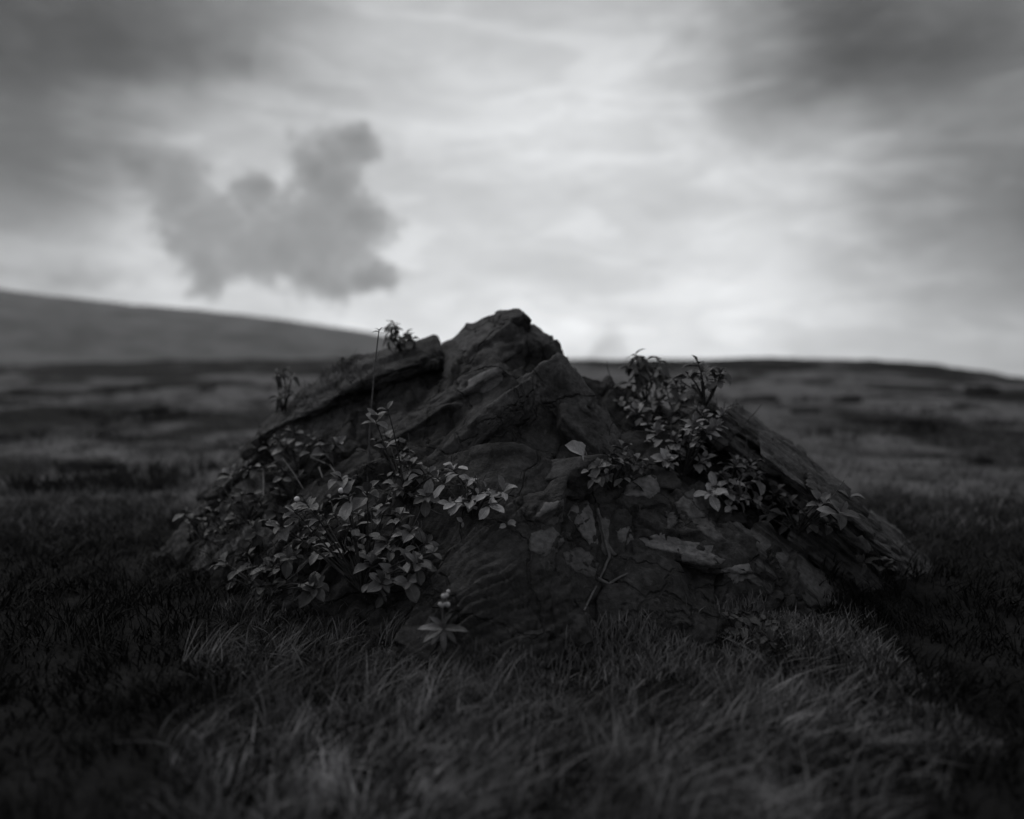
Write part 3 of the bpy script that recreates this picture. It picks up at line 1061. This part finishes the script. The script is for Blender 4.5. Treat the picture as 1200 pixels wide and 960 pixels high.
l = ros.location + Vector((0, -0.03, 0.045))
for a_, sz in ((150, .065), (105, .05), (75, .06), (10, .07), (-40, .05), (-88, .062), (200, .062), (235, .05)):
    q = math.radians(a_)
    put_leaf(ros, 'weed', l, Vector((math.cos(q), -0.45, math.sin(q) * 0.75)), Vector((0, -.6, .8)), sz)
stp = bez(l, l + Vector((-.004, -.01, .05)), l + Vector((.004, -.012, .095)), 8)
tube('stalk', stp, [0.0022] * 8, M_TWIG, ros)
for k in range(7):
    V_, T_ = ICO[3]
    o = obj('bud', mesh_np('bud', V_ * random.uniform(.004, .0065), T_), M_LEAF_P, ros)
    o.location = stp[-1] + Vector((random.uniform(-.015, .015), random.uniform(-.01, .01), random.uniform(-.035, .006)))

# dry sticks lying in the cracks
for label, seg in (('dry forked stick lying in the crack beside pale plates', [(700, 596), (706, 620), (714, 652), (704, 676), (692, 700), (684, 716)]),
                   ('bent dry twig lying below the bright clump', [(783, 550), (794, 556), (808, 555), (820, 548)]),
                   ('short grey stick across the soft leaved plant', [(690, 552), (712, 548), (730, 545), (745, 536)]),
                   ('thin dry root curling over the rough base block', [(700, 678), (714, 684), (724, 678), (736, 672)])):
    pts = []
    for p in seg:
        l, n = hit(*p)
        pts.append(l - ray(*p) * 0.012)
    pts2 = []
    for a, b in zip(pts[:-1], pts[1:]):
        pts2 += [a.lerp(b, s / 3) + Vector((random.uniform(-.002, .002), 0, random.uniform(-.002, .002))) for s in range(3)]
    pts2.append(pts[-1])
    o = tube('dry_stick', pts2, [0.0055 - 0.003 * i / len(pts2) for i in range(len(pts2))], M_TWIG, None)
    o['label'] = label
    o['category'] = 'stick'

# ------------------------------------------------------------------ grass and moss


def blades(name, P, L, lean, wid, mat, curve=0.5, nseg=4, tone=None, **props):
    """P (n,3) roots, L lengths, lean (n,2) horizontal lean; tapered curved blades in one mesh"""
    n = len(P)
    a = RNG.uniform(0, 2 * np.pi, n)
    sd_ = np.stack([np.cos(a), np.sin(a), np.zeros(n)], 1)
    V = []
    for i in range(nseg + 1):
        t = i / nseg
        w = wid * (1 - t ** 1.6) * 0.5 + 0.00015
        hor = np.concatenate([lean, np.zeros((n, 1))], 1) * (L * (t * 0.35 + curve * t * t))[:, None]
        up = np.stack([np.zeros(n), np.zeros(n), L * (t - 0.22 * t * t)], 1)
        c = P + hor + up
        V.append(c - sd_ * w[:, None])
        V.append(c + sd_ * w[:, None])
    V = np.stack(V, 1)                        # n, 2*(nseg+1), 3
    k = 2 * (nseg + 1)
    q = np.array([[2 * i, 2 * i + 1, 2 * i + 3, 2 * i + 2] for i in range(nseg)])
    Fq = (np.arange(n)[:, None, None] * k + q[None]).reshape(-1, 4)
    me = mesh_np(name, V.reshape(-1, 3), Fq)
    tn = (np.ones(n) if tone is None else tone) * RNG.uniform(0.65, 1.35, n)
    attr(me, 'tone', np.repeat(tn, k))
    return obj(name, me, mat, **props)


def surf_z(x, y):
    """height of turf or mound under a point"""
    g_ = ground_h(x, y)
    i = np.clip(((x - xs[0]) / (xs[1] - xs[0])).astype(int), 0, XN - 1)
    j = np.clip(((y - ys[0]) / (ys[1] - ys[0])).astype(int), 0, YN - 1)
    inside = (x > xs[0]) & (x < xs[-1]) & (y > ys[0]) & (y < ys[-1])
    return np.where(inside, np.maximum(g_, base[i, j]), g_), np.where(inside, base[i, j], -1)


# turf in front of the mound, in clumps; side blades are painted dark as a vignette
def clumps(name, x0, x1, y0, y1, nc, per, spread, len0, len1, wid0, wid1, keepf, tonef, mat, lean0=(0.25, -0.05), thin=None, nseg=4):
    cxs = RNG.uniform(x0, x1, nc)
    cys = RNG.uniform(y0, y1, nc)
    kp = RNG.uniform(0, 1, nc) < keepf(cxs, cys)
    cxs, cys = cxs[kp], cys[kp]
    m_ = len(cxs)
    cl_len = RNG.uniform(len0, len1, m_)
    cl_lean = RNG.normal(0, 0.5, (m_, 2)) + np.array(lean0)
    rx = (cxs[:, None] + RNG.normal(0, spread, (m_, per))).ravel()
    ry = (cys[:, None] + RNG.normal(0, spread, (m_, per))).ravel()
    ll = (cl_len[:, None] * RNG.uniform(0.4, 1.3, (m_, per))).ravel()
    le = (cl_lean[:, None] + RNG.normal(0, 0.42, (m_, per, 2))).reshape(-1, 2)
    tn = np.repeat(tonef(cxs, cys) * RNG.uniform(0.55, 1.5, m_), per)
    z, bz = surf_z(rx, ry)
    foot_near = sstep(0.28, 0.04, np.interp(rx, fx, fy) - ry) * sstep(0.9, 0.5, np.abs(rx - 0.1))
    ll = ll * (1 - 0.5 * foot_near)
    ok = bz < 0.03 + 0.14 * sstep(0.75, 1.0, np.abs(rx - 0.12))
    if thin is not None:
        ok &= RNG.uniform(0, 1, len(rx)) > thin(rx, ry)
    P_ = np.stack([rx, ry, z - 0.006], 1)[ok]
    return blades(name, P_, ll[ok], le[ok], RNG.uniform(wid0, wid1, ok.sum()), mat, nseg=nseg, tone=tn[ok], kind='stuff')


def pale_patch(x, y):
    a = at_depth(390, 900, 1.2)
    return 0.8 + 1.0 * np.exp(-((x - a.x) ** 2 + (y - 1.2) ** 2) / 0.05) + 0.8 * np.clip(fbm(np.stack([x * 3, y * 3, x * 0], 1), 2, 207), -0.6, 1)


mossy = lambda x, y: 0.8 * sstep(0.02, 0.15, x) * sstep(0.62, 0.5, x) * sstep(1.48, 1.6, y)
clumps('grass', -1.15, 1.2, 0.7, 2.3, 2600, 32, 0.026, 0.028, 0.085, 0.0020, 0.0055, lambda x, y: np.clip(turf_mask(x, y) * 1.15 - 0.15, 0, 1), lambda x, y: pale_patch(x, y) * (0.5 + 0.5 * sstep(0.95, 1.3, y)), M_GRASS, thin=mossy)  # blade colour dims towards the near edge as painted falloff
clumps('vignette_grass', -2.8, 2.9, 0.7, 4.8, 6000, 22, 0.035, 0.03, 0.085, 0.0025, 0.006, lambda x, y: np.clip(1.05 - turf_mask(x, y), 0, 1) * sstep(4.6, 3.2, y + 0.5 * perlin(np.stack([x, y, x * 0], 1), 77)),
       lambda x, y: 0.05 + 0.42 * sstep(2.1, 3.9, y), M_GRASS, lean0=(0, 0), nseg=3)  # tone near black: corner darkening put into the blade colour

clumps('dry_grass', -0.75, 0.95, 0.75, 1.85, 260, 8, 0.016, 0.06, 0.14, 0.0016, 0.0034, lambda x, y: np.clip(turf_mask(x, y) - 0.2, 0, 1) * (1 - 0.5 * mossy(x, y)), lambda x, y: 0.75 + 0 * x, M_STRAW, lean0=(0.3, -0.02), nseg=6)

# low mossy shoots along the foot of the rock
n = 26000
rx = RNG.uniform(-0.15, 0.95, n)
ry = RNG.uniform(1.35, 2.2, n)
mk = fbm(np.stack([rx * 3.5, ry * 3.5, rx * 0], 1), 3, 201)
z, bz = surf_z(rx, ry)
ok = (mk > -0.12) & (bz < 0.06)
P_ = np.stack([rx, ry, z - 0.004], 1)[ok]
blades('moss', P_, RNG.uniform(0.018, 0.050, ok.sum()) * (1 + np.clip(mk[ok], 0, 1)), RNG.normal(0, 0.35, (ok.sum(), 2)), RNG.uniform(0.0035, 0.007, ok.sum()), M_MOSS, nseg=3, kind='stuff')

# moor grass beyond the mound
nc = 9000
cys = 3.2 + 13 * RNG.uniform(0, 1, nc) ** 1.5
cxs = RNG.uniform(-0.85, 0.85, nc) * (cys + 0.6)
keep = (turf_mask(cxs, cys) + 0.3 * RNG.normal(0, 1, nc)) > 0.5
cxs, cys = cxs[keep], cys[keep]
per = 14
rx = (cxs[:, None] + RNG.normal(0, 0.05, (len(cxs), per))).ravel()
ry = (cys[:, None] + RNG.normal(0, 0.05, (len(cxs), per))).ravel()
z, bz = surf_z(rx, ry)
ok = bz < 0.05
ln_ = RNG.uniform(0.025, 0.08, len(rx))
blades('moor_grass', np.stack([rx, ry, z - 0.004], 1)[ok], ln_[ok], RNG.normal(0, 0.5, (ok.sum(), 2)), RNG.uniform(0.004, 0.008, ok.sum()), M_MOOR, nseg=2, kind='stuff')

# low dark scrub in patches on the moor
nc = 5200
cys = 4.2 + 15 * RNG.uniform(0, 1, nc) ** 1.3
cxs = RNG.uniform(-0.85, 0.85, nc) * (cys + 0.6)
keep = fbm(np.stack([cxs * 0.75, cys * 0.6, cxs * 0], 1), 3, 210) > 0.25
cxs, cys = cxs[keep], cys[keep]
per = 22
rx = (cxs[:, None] + RNG.normal(0, 0.07, (len(cxs), per))).ravel()
ry = (cys[:, None] + RNG.normal(0, 0.07, (len(cxs), per))).ravel()
z, bz = surf_z(rx, ry)
ok = bz < 0.05
blades('moor_scrub', np.stack([rx, ry, z - 0.004], 1)[ok], RNG.uniform(0.05, 0.17, len(rx))[ok], RNG.normal(0, 0.5, (ok.sum(), 2)), RNG.uniform(0.006, 0.012, ok.sum()), M_MOOR, nseg=2,
       tone=np.full(ok.sum(), 0.2), kind='stuff')

# short dry grass clinging to the shoulder and ledges of the mound
n = 9000
pts = []
for cpx, cpy, spx, spy, cnt in ((390, 440, 50, 14, 500), (330, 470, 40, 14, 260), (300, 640, 60, 40, 600), (420, 715, 60, 16, 500),
                                (740, 470, 40, 18, 300), (880, 705, 40, 14, 300), (860, 470, 40, 12, 200), (560, 590, 40, 12, 120)):
    for _ in range(cnt):
        l, nn_ = hit(random.gauss(cpx, spx * .6), random.gauss(cpy, spy * .6), 5)
        if l is not None and nn_.z > 0.25:
            pts.append(l[:])
pts = np.array(pts)
blades('ledge_grass', pts, RNG.uniform(0.02, 0.06, len(pts)), RNG.normal(0, 0.5, (len(pts), 2)), RNG.uniform(0.0015, 0.0035, len(pts)), M_GRASS, nseg=3, kind='stuff')

# taller grass tufts that stand out one by one
tufts = [((575, 812), 0.15, 14, 'tall pale grass tuft standing alone below the ropy lava'),
         ((455, 748), 0.11, 26, 'sheaf of pale grass blades under the berry shrub'),
         ((540, 815), 0.12, 16, 'leaning grass tuft below the star shaped weed'),
         ((752, 742), 0.07, 7, 'short curled grass tuft against the rough base block'),
         ((490, 860), 0.15, 26, 'long arching grass tuft in the open turf'),
         ((405, 745), 0.10, 22, 'fine grass tuft beside the dark tangled cover'),
         ((655, 790), 0.08, 12, 'short grass tuft among the moss shoots'),
         ((330, 850), 0.17, 30, 'broad soft grass clump at the dark edge of the turf'),
         ((700, 800), 0.07, 10, 'stubby grass tuft in the thick of the moss')]
for (px, py), L, cnt, lab in tufts:
    l, nn_ = hit(px, py)
    P_ = np.array(l[:])[None] + np.concatenate([RNG.normal(0, 0.014, (cnt, 2)), np.zeros((cnt, 1)) - 0.008], 1)
    o = blades('grass_tuft', P_ - np.array(l[:]), L * RNG.uniform(0.55, 1.1, cnt), RNG.normal(0, 0.28, (cnt, 2)) + np.array([[0.25, 0]]), RNG.uniform(0.002, 0.0036, cnt), M_STRAW, nseg=6,
               label=lab, category='grass', group='tall grass tufts')
    o.location = l

# ------------------------------------------------------------------ air
m = bpy.data.materials.new('haze')
m.use_nodes = True
nt = m.node_tree
nt.nodes.clear()
out = nt.nodes.new('ShaderNodeOutputMaterial')
vol = nt.nodes.new('ShaderNodeVolumePrincipled')
vol.inputs['Color'].default_value = (0.9, 0.91, 0.92, 1)
vol.inputs['Density'].default_value = 5.0e-5
vol.inputs['Anisotropy'].default_value = 0.2
nt.links.new(vol.outputs[0], out.inputs['Volume'])
hx, hy0, hy1, z0, z1 = 7600, -7600, 9000, -420, 1500
hv = [(sx * hx, yy, zz) for zz in (z0, z1) for yy in (hy0, hy1) for sx in (-1, 1)]
hf = [(0, 2, 3, 1), (4, 5, 7, 6), (0, 1, 5, 4), (2, 6, 7, 3), (0, 4, 6, 2), (1, 3, 7, 5)]
obj('haze', mesh_np('haze', np.array(hv), np.array(hf), False), m, kind='stuff')
